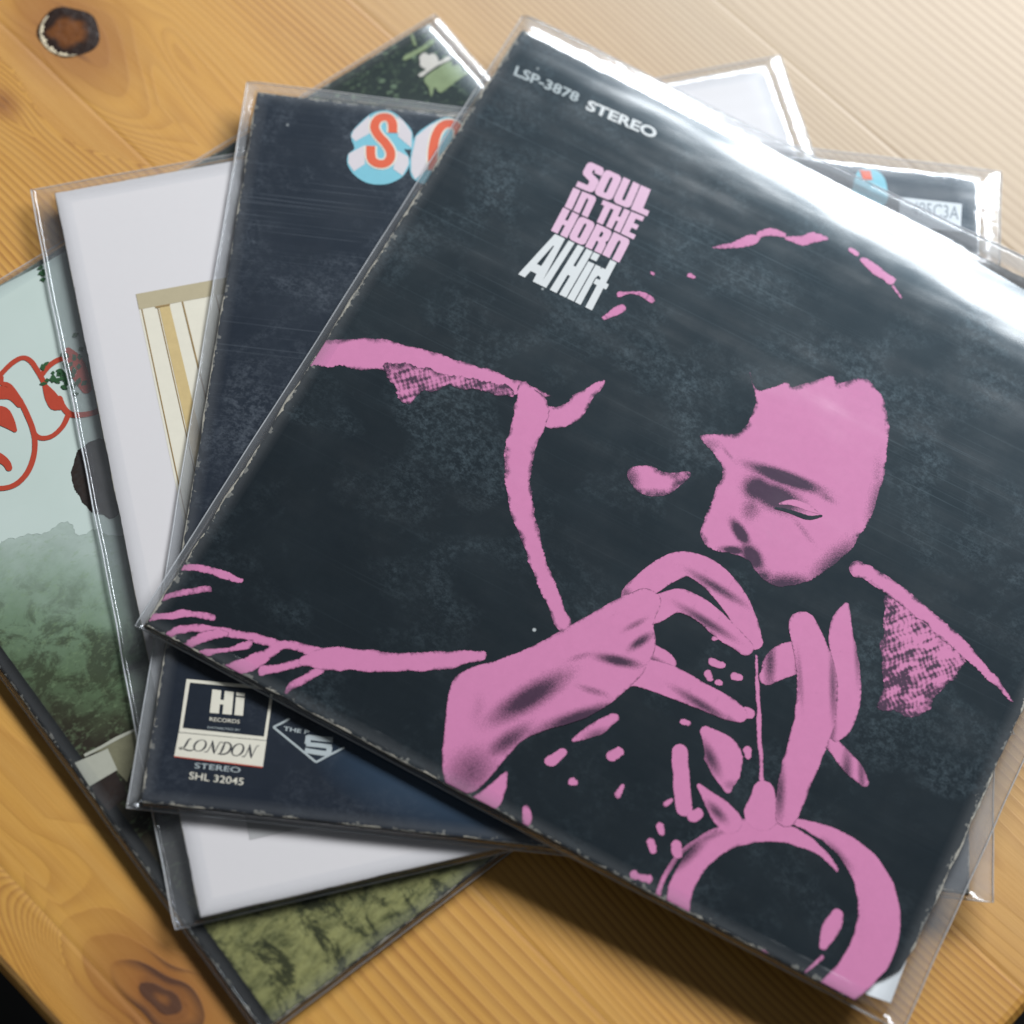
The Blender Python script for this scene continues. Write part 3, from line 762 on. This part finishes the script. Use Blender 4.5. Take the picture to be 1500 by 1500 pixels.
LET = {
 'S': [[(0, 0), (.8, 0), (.93, .04), (1, .14), (1, .46), (.93, .53), (.5, .64), (.45, .68), (.45, .79), (.57, .79), (.57, .70), (1, .70), (1, .88), (.92, .97), (.8, 1), (.22, 1), (.07, .96), (0, .86), (0, .56), (.08, .48), (.5, .37), (.55, .33), (.55, .2), (0, .2)]],
 'O': [[(.2, 0), (.8, 0), (.94, .05), (1, .15), (1, .85), (.94, .95), (.8, 1), (.2, 1), (.06, .95), (0, .85), (0, .15), (.06, .05)], [(.42, .24), (.42, .76), (.46, .81), (.54, .81), (.58, .76), (.58, .24), (.54, .19), (.46, .19)]],
 'U': [[(.2, 0), (.8, 0), (.94, .05), (1, .15), (1, 1), (.59, 1), (.59, .26), (.55, .2), (.45, .2), (.41, .26), (.41, 1), (0, 1), (0, .15), (.06, .05)]],
 'L': [[(0, 0), (1, 0), (1, .22), (.62, .22), (.62, 1), (0, 1)]],
 'I': [[(0, 0), (1, 0), (1, 1), (0, 1)]],
 'n': [[(0, 0), (.42, 0), (.42, .74), (.46, .79), (.54, .79), (.58, .74), (.58, 0), (1, 0), (1, .85), (.94, .96), (.82, 1), (0, 1)]],
 'T': [[(.26, 0), (.74, 0), (.74, .78), (1, .78), (1, 1), (0, 1), (0, .78), (.26, .78)]],
 'H': [[(0, 0), (.42, 0), (.42, .40), (.58, .40), (.58, 0), (1, 0), (1, 1), (.58, 1), (.58, .60), (.42, .60), (.42, 1), (0, 1)]],
 'E': [[(0, 0), (1, 0), (1, .2), (.5, .2), (.5, .4), (.9, .4), (.9, .6), (.5, .6), (.5, .8), (1, .8), (1, 1), (0, 1)]],
 'R': [[(0, 0), (.42, 0), (.42, .40), (.52, .40), (.57, .36), (.57, 0), (1, 0), (1, .40), (.9, .5), (1, .6), (1, .86), (.94, .96), (.8, 1), (0, 1)], [(.42, .58), (.42, .80), (.54, .80), (.58, .76), (.58, .62), (.54, .58)]],
 'A': [[(0, 0), (.30, 0), (.345, .16), (.62, .16), (.66, 0), (1, 0), (.80, 1), (.30, 1)], [(.39, .33), (.52, .78), (.58, .78), (.60, .33)]],
 'i': [[(0, 0), (1, 0), (1, .80), (0, .80)], [(0, .86), (1, .86), (1, 1), (0, 1)]],
 'r': [[(0, 0), (.48, 0), (.48, .56), (.6, .64), (1, .60), (1, .80), (.6, .80), (.48, .76), (.48, .80), (0, .80)]],
 't': [[(.28, 0), (.78, 0), (.78, .46), (1, .46), (1, .57), (.78, .57), (.78, 1), (.28, 1), (.28, .57), (.0, .57), (.0, .46), (.28, .46)]],
}
def letters(al, string, quad):
    """heavy letters: string = [(char, x0, x1)], quad = photograph pixels TL TR BR BL"""
    tl, tr, br, bl = al.LL(quad); sh = []
    for ch, x0, x1 in string:
        loops = []
        for lp in LET[ch]:
            q = [((bl * (1 - a) + br * a) * (1 - v) + (tl * (1 - a) + tr * a) * v) for a, v in ((x0 + (x1 - x0) * u, v) for u, v in lp)]
            loops.append(sharp_loop(q, .0012))
        sh += [[lp] for lp in loops] if ch == 'i' else [loops]
    return sh
b.multi("letter", letters(b, [('H', 0, .66), ('i', .74, 1.0)], cr(220, 980, 4.412, [(402, 132), (612, 158), (600, 303), (385, 283)])), cream_ink, 0.00008, group="label_lettering")
b.text("label_lettering", "RECORDS", cr(220, 980, 4.412, [(386, 311), (580, 329), (577, 354), (383, 336)]), cream_ink, 0.00008, .004)
b.text("label_lettering", "DISTRIBUTED BY", cr(220, 980, 4.412, [(372, 371), (582, 389), (580, 402), (370, 384)]), grey_ink, 0.00008)
def script(al, glyphs, quad):
    """pen-drawn italic capitals: strokes of (x, y, width) in a unit cell"""
    tl, tr, br, bl = al.LL(quad); sh = []
    for strokes, x0, x1 in glyphs:
        for st in strokes:
            q = []
            for u, v, ww in st:
                uu = x0 + (x1 - x0) * (u + (v - .5) * .28)
                p = (bl * (1 - uu) + br * uu) * (1 - v) + (tl * (1 - uu) + tr * uu) * v
                q.append((p[0], p[1], ww * .00072))
            sh.append([brush(q, .0005)])
    return sh
ell = lambda a0, a1: [(.5 + .46 * math.cos(t), .5 + .48 * math.sin(t), .32 + .75 * abs(math.cos(t)) ** 2) for t in np.linspace(a0, a1, 14)]
G_L = [[(.55, .92, .4), (.44, .98, .5), (.36, .80, .9), (.34, .45, 1.15), (.26, .14, .8), (.05, .0, .4), (-.08, .10, .4), (.1, .16, .5), (.5, .02, .7), (.95, .0, .6), (1.1, .16, .35)]]
G_O = [ell(1.2, 4.9), ell(4.7, 7.6)]
G_N = [[(-.02, .02, .4), (.16, .05, .45), (.24, .4, .5), (.26, .98, .45)], [(.24, .98, .6), (.5, .5, 1.25), (.80, .02, .7)], [(.80, .0, .4), (.84, .5, .5), (.92, .94, .45), (1.08, .98, .4)]]
G_D = [[(.24, .96, .6), (.24, .5, 1.15), (.20, .04, .7)], [(.02, .03, .4), (.35, .0, .5), (.78, .14, .8), (.96, .5, 1.15), (.8, .86, .8), (.4, .99, .5), (.06, .92, .4)]]
b.multi("script_stroke", script(b, [(G_L, .0, .17), (G_O, .165, .325), (G_N, .345, .50), (G_D, .52, .665), (G_O, .68, .835), (G_N, .855, 1.0)], cr(220, 980, 4.412, [(212, 445), (688, 494), (676, 578), (200, 520)])), navy_edge, 0.00014, grid=.004, group="label_lettering")
b.text("catalogue_lettering", "STEREO", cr(220, 980, 4.412, [(290, 606), (586, 637), (580, 672), (286, 641)]), grey_ink, 0.00008, .006)
b.text("catalogue_lettering", "SHL 32045", cr(220, 980, 4.412, [(256, 665), (607, 707), (600, 753), (250, 711)]), cream_ink, 0.00008, .006)
b.multi("diamond_emblem", [[bstroke(*T2, q, 13)] for q in ([(900, 322), (850, 350), (796, 376)], [(796, 376), (930, 486), (1072, 603)], [(1072, 603), (1160, 556), (1255, 508)])]
        + [[bstroke(*T2, [(1180, 458), (1100, 452), (1015, 440)], 32)], [bstroke(*T2, [(1024, 432), (1020, 460), (1015, 486)], 34)], [bstroke(*T2, [(1008, 486), (1090, 494), (1172, 504)], 28)],
           [bstroke(*T2, [(1160, 500), (1156, 525), (1152, 550)], 34)], [bstroke(*T2, [(1160, 550), (1080, 540), (1000, 526)], 32)]], grey_ink, 0.00008)
b.text("emblem_lettering", "THE P", cr(220, 980, 4.412, [(865, 370), (1030, 398), (1024, 422), (860, 398)]), grey_ink, 0.00008, .02)
b.sheet("sticker", [sharp_loop(b.LL([(1318, 289), (1409, 299), (1407, 340), (1316, 330)]), .003)], sticker_m, 0.00014)
b.text("sticker_lettering", "495C3A", [(1336, 295), (1405, 303), (1404, 322), (1335, 314)], sticker_ink, 0.0002, .0)
b.sleeve((0.0052, 0.0100, 0.0022, 0.0060), (film, seam), 3, (.17, .10, .04, .06))

# ------------------------------------------------------------------ 4  the black album on top
a = Album("record_album", -0.1312, 0.2630, -0.3202, 0.0172, 0.0041,
          "black record album with a pink printed horn player, topmost of the fanned stack", ((.0001, .004), (.0006, .012), (.0001, .004), (.0042, .034)))
cut = a.LL([(1236, 1459), (1244, 1461), (1258, 1449), (1275, 1441), (1300, 1432), (1319, 1421), (1327, 1406), (1341, 1389)])
outline = [(0, 0)] + [(cut[0][0], 0.0)] + [tuple(c) for c in cut[1:-1]] + [(S, cut[-1][1]), (S, S), (0, S)]
a.jacket(cover_black, board_edge, outline, jit=0.00035, seed=14)
paper = plain_mat("white_inner_paper", (0.68, 0.70, 0.72), 0.6, 0.03)
a_in = a.LL([(1258, 1446), (1330, 1405), (1306, 1468), (1272, 1456)])
mesh_obj("inner_sleeve", [(*p, a.h - .0016) for p in a_in] + [(*p, a.h - .0019) for p in a_in], [(3, 2, 1, 0), (0, 1, 5, 4), (1, 2, 6, 5), (2, 3, 7, 6), (3, 0, 4, 7), (4, 5, 6, 7)], paper, a.root)

a.text("catalogue_lettering", "LSP-3878", [(757, 96), (850, 137), (845, 150), (752, 110)], grey_ink, 0.00008, .022)
a.text("catalogue_lettering", "STEREO", [(863, 146), (964, 189), (959, 204), (857, 160)], white_ink, 0.00008, .035)
for nm, row, quad, m in (
    ("title_lettering", [('S', 0, .245), ('O', .25, .50), ('U', .515, .755), ('L', .77, 1)], [(862, 236), (962, 282), (948, 317), (843, 273)], pink_light),
    ("title_lettering", [('I', 0, .10), ('n', .125, .335), ('T', .42, .60), ('H', .60, .80), ('E', .815, 1)], [(840, 275), (944, 318), (928, 351), (827, 303)], pink_light),
    ("title_lettering", [('H', 0, .235), ('O', .25, .485), ('R', .50, .735), ('n', .75, 1)], [(825, 304), (924, 352), (907, 385), (807, 338)], pink_light),
    ("artist_lettering", [('A', 0, .30), ('I', .295, .38), ('H', .43, .65), ('i', .665, .755), ('r', .77, .93), ('t', .86, 1.04)], [(804, 339), (903, 385), (867, 455), (759, 402)], white_ink)):
    a.multi("letter", letters(a, row, quad), m, 0.00009, grid=0.004, group=nm)

def ab(pts, amp=.00018, seed=1, k=.000268):
    """a pink brush mark: (x, y, width) in photograph pixels"""
    return rag(brush([(*a.L(p[0], p[1]), p[2] * k) for p in pts], .0007), amp, seed + int(pts[0][0]))
def al(pts, amp=.00015, seed=1): return rag(smooth_loop(a.LL(pts), .0007), amp, seed + int(pts[0][0]))
def soft(spots):
    """printed half-tone: spots of (x, y, radius along, radius across, angle, depth) in photograph pixels"""
    q = []
    for x, y, r1, r2, an, dp in spots:
        c = a.L(x, y); t = a.L(x + math.cos(an), y + math.sin(an)) - c; t /= np.hypot(*t)
        q.append((c, t, r1 * .000268, r2 * .000268, dp))
    def f(v):
        out = np.zeros(len(v))
        for c, t, r1, r2, dp in q:
            d = v - c; s1 = d @ t; s2 = d @ np.array([-t[1], t[0]])
            out = np.maximum(out, dp * np.exp(-(s1 / r1) ** 2 - (s2 / r2) ** 2))
        return out
    return f
_ph = np.random.default_rng(3).uniform(-1, 1, (14, 3))
def grit(v, f):
    return sum(np.sin((v[:, 0] * p[0] + v[:, 1] * p[1]) * f * (1 + i * .23) + p[2] * 9) for i, p in enumerate(_ph)) / 4.0
def feathered(fn, r, depth, f=900):
    def make(loops):
        L_ = np.concatenate([np.array(q) for q in loops])
        def t(v):
            d = np.sqrt(((v[:, None, :] - L_[None]) ** 2).sum(2)).min(1)
            k = r * np.clip(0.8 + 0.9 * grit(v, f * .22), 0.05, 2.2)
            return np.maximum(fn(v), depth * np.exp(-(d / k) ** 2) * np.clip(.9 + .4 * grit(v, f), 0, 1.2))
        return t
    make.per = True
    return make
def tweed(v):
    return np.clip(0.42 + 0.55 * np.sin(v[:, 0] * 2600) * np.sin(v[:, 1] * 2300) + .35 * grit(v, 500) + 40 * (0.255 - v[:, 0] - 0), 0, 1) if len(v) else np.zeros(0)
none = lambda v: np.zeros(len(v))
PZ = 0.00007
# shoulder line, lapel and collar of the player's jacket
rough = feathered(none, .0011, .9)
a.multi("jacket_print", [
    [ab([(772, 596, 30), (806, 612, 34), (836, 604, 34), (858, 580, 24), (884, 560, 8)], .0004)],
    [ab([(440, 522, 34), (500, 517, 46), (560, 521, 52), (610, 531, 48), (660, 543, 42), (715, 556, 32), (770, 572, 20), (806, 580, 5)], .0004)],
    [ab([(768, 566, 18), (778, 600, 52), (766, 642, 44), (758, 690, 42), (764, 742, 35), (782, 805, 27), (806, 870, 24), (834, 930, 22)], .0004)],
    [ab([(1256, 832, 26), (1300, 858, 26), (1350, 896, 24), (1400, 940, 22), (1450, 990, 12), (1482, 1026, 3)], .0003)]], pink, PZ, grid=.0009, tone=rough)
woven = al([(1300, 872), (1345, 894), (1392, 940), (1412, 972), (1390, 1000), (1366, 1030), (1340, 1050), (1306, 1042), (1286, 1034), (1296, 1004), (1290, 960), (1294, 910)], .0006)
_wo = a.L(1340, 960)
def weave(v):
    x, y = (v - _wo).T
    return np.clip(.50 + .50 * np.sin(x * 2500 + 1.6 * grit(v, 300)) * np.sin(y * 2150 + 1.4 * grit(v, 340)) + .45 * grit(v, 520) - 16 * y - 12 * x, 0, 1.1)
a.sheet("woven_cloth_print", [woven], pink, PZ, grid=.00055, tone=feathered(weave, .0022, 1.0))
fold = al([(560, 532), (620, 540), (680, 552), (740, 566), (748, 580), (700, 574), (650, 566), (612, 578), (598, 594), (578, 572)], .0007)
a.sheet("woven_cloth_print", [fold], pink, PZ + .00003, grid=.0007, tone=feathered(lambda v: np.clip(.62 + .5 * np.sin(v[:, 0] * 2400 + grit(v, 300)) * np.sin(v[:, 1] * 2200) + .4 * grit(v, 500), 0, 1.1), .0016, 1.0))
# creases of the sleeve and the shirt cuff at the lower left
a.multi("sleeve_print", [[ab(q, .0003)] for q in (
    [(262, 832, 6), (292, 833, 12), (322, 840, 11), (352, 850, 9)], [(236, 876, 8), (268, 868, 9), (306, 863, 9)], [(216, 906, 9), (246, 902, 9), (276, 899, 10), (312, 905, 9)],
    [(236, 938, 10), (262, 923, 12), (300, 921, 11), (345, 929, 12), (372, 934, 14), (408, 944, 12)], [(268, 950, 12), (300, 932, 16), (330, 928, 10)], [(290, 958, 10), (330, 952, 9), (368, 942, 9)],
    [(326, 985, 22), (362, 974, 22), (394, 956, 18), (420, 944, 14), (470, 958, 16)], [(384, 982, 13), (420, 976, 13), (458, 964, 14)], [(420, 1012, 8), (444, 996, 13), (470, 982, 12)],
    [(448, 968, 18), (490, 964, 34), (540, 968, 33), (600, 970, 28), (660, 966, 26), (706, 960, 14)])], pink, PZ, grid=.0012, tone=feathered(none, .0006, .7))
# hair highlights
a.multi("hair_print", [[ab(q, .0003)] for q in ([(1044, 362, 3), (1078, 358, 10), (1100, 351, 17), (1112, 346, 5)], [(1112, 344, 12), (1130, 340, 15), (1150, 345, 9)], [(1152, 350, 6), (1172, 352, 15), (1192, 348, 18), (1212, 348, 6)],
    [(1246, 366, 7), (1256, 372, 8)], [(1264, 380, 9), (1284, 396, 17), (1304, 411, 13)], [(1310, 420, 6), (1318, 436, 5)], [(884, 466, 5), (900, 459, 14), (912, 451, 13)], [(908, 431, 10), (926, 430, 5), (942, 431, 9), (954, 440, 11)], [(955, 401, 7), (958, 402, 7)], [(1010, 404, 8), (1016, 408, 5)])], pink, PZ, grid=.002, tone=feathered(none, .0004, .5))
# a bowed face in hard side light, drawn as a plain two-tone musician
face = [(1098, 546), (1112, 572), (1150, 559), (1166, 566), (1214, 551), (1226, 560), (1262, 555), (1280, 566), (1296, 592), (1302, 630), (1296, 690), (1280, 745), (1252, 796), (1214, 832), (1174, 854), (1136, 858), (1108, 838), (1098, 822), (1074, 812), (1046, 806), (1030, 792), (1028, 770), (1040, 740), (1050, 712), (1060, 690), (1046, 668), (1026, 640), (1052, 636), (1080, 634), (1100, 612), (1106, 584)]
a.sheet("face_print", [rag(smooth_loop(a.LL(face), .0006), .00030, 5)], pink, PZ, grid=.0009, tone=feathered(soft([
    (1136, 728, 44, 22, .38, 1.5), (1110, 716, 24, 22, .2, 1.4), (1150, 700, 60, 12, .34, 1.6), (1100, 745, 18, 26, .3, .7), (1176, 776, 40, 7, .9, .5), (1210, 728, 22, 8, .5, .7), (1084, 780, 24, 10, 1.0, 1.5), (1102, 816, 24, 14, 1.0, 1.5), (1074, 806, 20, 7, .1, 1.4), (1118, 846, 20, 16, .6, 1.0), (1066, 664, 22, 5, .9, .55),
    (1226, 828, 66, 26, -.75, 1.0), (1150, 856, 56, 18, .0, 1.1), (1286, 740, 18, 60, .25, .8), (1286, 700, 12, 60, .1, .45), (1250, 600, 40, 14, .4, .18), (1040, 650, 22, 12, .2, .6)]), .0012, .9))
a.multi("eyelid_print", [[ab([(1142, 738, 3), (1162, 736, 11), (1184, 744, 10), (1200, 752, 3)], .0001)]], pink, PZ + .00005, grid=.001, tone=feathered(none, .0004, .6))
a.multi("eyelash_print", [[ab([(1136, 744, 4), (1160, 750, 6), (1184, 758, 7), (1204, 756, 3)], .0001)]], black_ink, PZ + .00008, grid=.003)
a.multi("cheek_print", [[al([(918, 690), (946, 682), (976, 692), (1012, 694), (998, 712), (968, 728), (934, 720)], .0003)]], pink, PZ, grid=.0009, tone=feathered(soft([(922, 704, 18, 30, 0, .9), (965, 726, 44, 9, 0, .85), (1000, 704, 10, 14, 0, .6)]), .0022, .9))
# near hand: wrist, back of the hand and bent fingers
a.sheet("hand_print", [al([(662, 1000), (690, 978), (732, 966), (790, 942), (850, 908), (905, 878), (944, 862), (968, 880), (958, 914), (960, 950), (938, 990), (905, 1022), (862, 1050), (812, 1066), (766, 1084), (742, 1110), (716, 1140), (688, 1162), (660, 1160), (648, 1120), (652, 1060)])],
        pink, PZ + .00014, grid=.0011, tone=feathered(soft([(775, 1022, 74, 20, -.55, 1.15), (690, 1130, 48, 40, -.8, .78), (850, 1052, 70, 14, -.3, 1.2), (700, 1040, 16, 40, .2, .4), (822, 1066, 90, 16, -.3, .85), (745, 1085, 46, 16, -.6, .95), (905, 968, 36, 9, .2, 1.2), (938, 940, 24, 8, -.6, 1.1), (850, 962, 28, 6, -.3, .6), (868, 1012, 30, 7, .3, .7),
        (930, 915, 26, 6, -.5, .75), (900, 900, 20, 4, -.5, .35), (720, 1050, 26, 8, -.9, .5), (800, 985, 30, 5, -.5, .4)]), .0006, .7))
fg_ = [[(926, 872, 34), (972, 838, 42), (1008, 826, 40), (1046, 846, 44), (1078, 884, 42), (1096, 922, 34), (1106, 940, 24)],
       [(918, 914, 28), (958, 894, 38), (994, 880, 36), (1030, 896, 36), (1062, 924, 34), (1092, 948, 24)],
       [(906, 966, 22), (936, 956, 34), (966, 962, 28), (982, 972, 20)],
       [(880, 1000, 22), (930, 986, 42), (976, 996, 48), (1024, 1018, 40), (1062, 1036, 36), (1082, 1046, 26)]]
for i, q in enumerate(fg_):
    m_ = q[len(q) // 2]
    a.sheet("finger_print", [ab(q, .00014)], pink, PZ + .00004 * (i % 2) + .00003, grid=.0009,
            tone=feathered(soft([(m_[0] + 4, m_[1] + 15, 56, 9, .55, .95), (q[0][0], q[0][1] + 12, 24, 10, -.5, .85), (q[0][0] - 8, q[0][1], 12, 22, -.5, .75), (q[-1][0] - 12, q[-1][1] + 8, 14, 6, .8, .6),
                                 (m_[0] - 16, m_[1] - 4, 4, 15, .5, .42), (m_[0] + 24, m_[1] + 10, 3, 14, .6, .4)]), .0005, .7))
a.multi("cuff_print", [[al([(662, 1176), (690, 1168), (716, 1150), (742, 1130), (742, 1152), (728, 1184), (700, 1180)], .0002)], [ab([(770, 1184, 10), (772, 1200, 13), (768, 1212, 9)])], [ab([(840, 1084, 6), (872, 1068, 20), (898, 1052, 16)])]], pink, PZ, grid=.0012,
        tone=feathered(soft([(872, 1078, 26, 12, -.4, .8)]), .0006, .7))
# far hand behind the horn
far = [[(1124, 992, 26), (1146, 970, 50), (1184, 956, 44)], [(1196, 1062, 14), (1238, 1112, 25), (1258, 1134, 22), (1266, 1146, 14)], [(1240, 888, 10), (1232, 925, 36), (1244, 1010, 36), (1234, 1062, 28), (1224, 1080, 14)], [(1176, 916, 44), (1196, 985, 58), (1194, 1050, 60), (1176, 1110, 52), (1160, 1160, 44), (1152, 1196, 32)]]
for i, q in enumerate(far):
    a.sheet("finger_print", [ab(q, .00016)], pink, PZ + .00003 * i, grid=.001, tone=feathered(soft([(q[-2][0] - 18, q[-2][1], 50, 10, 1.6, .9), (q[1][0] + 24, q[1][1] + 20, 70, 7, 1.55, .8), (q[1][0] - 24, q[1][1] + 10, 60, 6, 1.5, .6), (q[1][0], q[1][1] + 30, 4, 26, 1.5, .3)]), .0005, .75))
# the horn: valves, pipe, slides and the bell
a.multi("valve_print", [[ab([(996, 1102, 24), (998, 1140, 25), (1002, 1184, 24)])], [ab([(1034, 1072, 18), (1056, 1100, 52), (1064, 1130, 44), (1066, 1156, 14)])], [ab([(1108, 962, 4), (1112, 1060, 6), (1116, 1142, 5)])], [ab([(1118, 1162, 34), (1116, 1192, 52)])],
    [ab([(1024, 1152, 8), (1050, 1182, 30), (1070, 1204, 34)])]]
    + [[ab([(x, y, w_), (x + dx, y + dy, w_ * .8)], .00025)] for x, y, dx, dy, w_ in ((806, 1116, 18, -14, 16), (838, 1144, 3, 1, 13), (896, 1108, 10, -6, 16), (904, 1166, 8, -14, 9), (1046, 936, 8, -2, 8), (1044, 970, 12, 4, 13), (1036, 986, 4, 8, 12), (1076, 990, 8, 2, 12), (1052, 1000, 4, 2, 9), (1092, 1044, 6, 2, 18), (1002, 1058, 6, 2, 9),
        (976, 1178, 6, -4, 10), (966, 1210, 2, 10, 11), (952, 1232, 4, 14, 12), (1016, 1196, 8, -4, 18), (990, 1238, 2, 14, 15), (1094, 1100, 2, 6, 14), (1000, 1020, 8, 6, 10), (1080, 950, 14, 6, 9))], pink, PZ, grid=.0009, tone=feathered(soft([(1040, 1110, 34, 12, 1.1, .95), (1050, 1190, 24, 10, .8, .9), (1070, 1150, 14, 10, 0, .6)]), .0004, .6))
bell = lambda rx, ry, cx, cy, t0, t1, wf: [(cx + rx * math.cos(t), cy + ry * math.sin(t), wf(t)) for t in np.linspace(t0, t1, 22)]
a.multi("bell_print", [
    [ab(bell(164, 140, 1124, 1340, -3.70, 1.05, lambda t: 6 + 54 * max(0, math.cos(t - .12)) ** 1.3 + 6 * max(0, math.sin(t))), .00014)],
    [ab(bell(126, 121, 1118, 1338, -3.8, -.55, lambda t: 3 + 31 * min(1.0, (-.5 - t) / 1.1)), .0002)],
    [ab([(1206, 1386, 12), (1216, 1362, 26), (1226, 1340, 18)], .0002)], [ab([(1100, 1392, 6), (1120, 1398, 12)], .0002)], [ab([(1180, 1424, 3), (1204, 1402, 6)], .0001)],
    [ab([(928, 1282, 14), (950, 1290, 12)], .0005)]], pink, PZ, grid=.001, tone=feathered(soft([(1006, 1252, 46, 12, -.75, .95), (1040, 1226, 40, 6, -.4, .7), (1226, 1252, 36, 10, .8, .8), (1262, 1350, 12, 90, .1, .25)]), .0005, .6))
a.sleeve((0.0038, 0.0088, 0.0016, 0.0078), (film, seam), 4, (.03, .05, .05, .22))
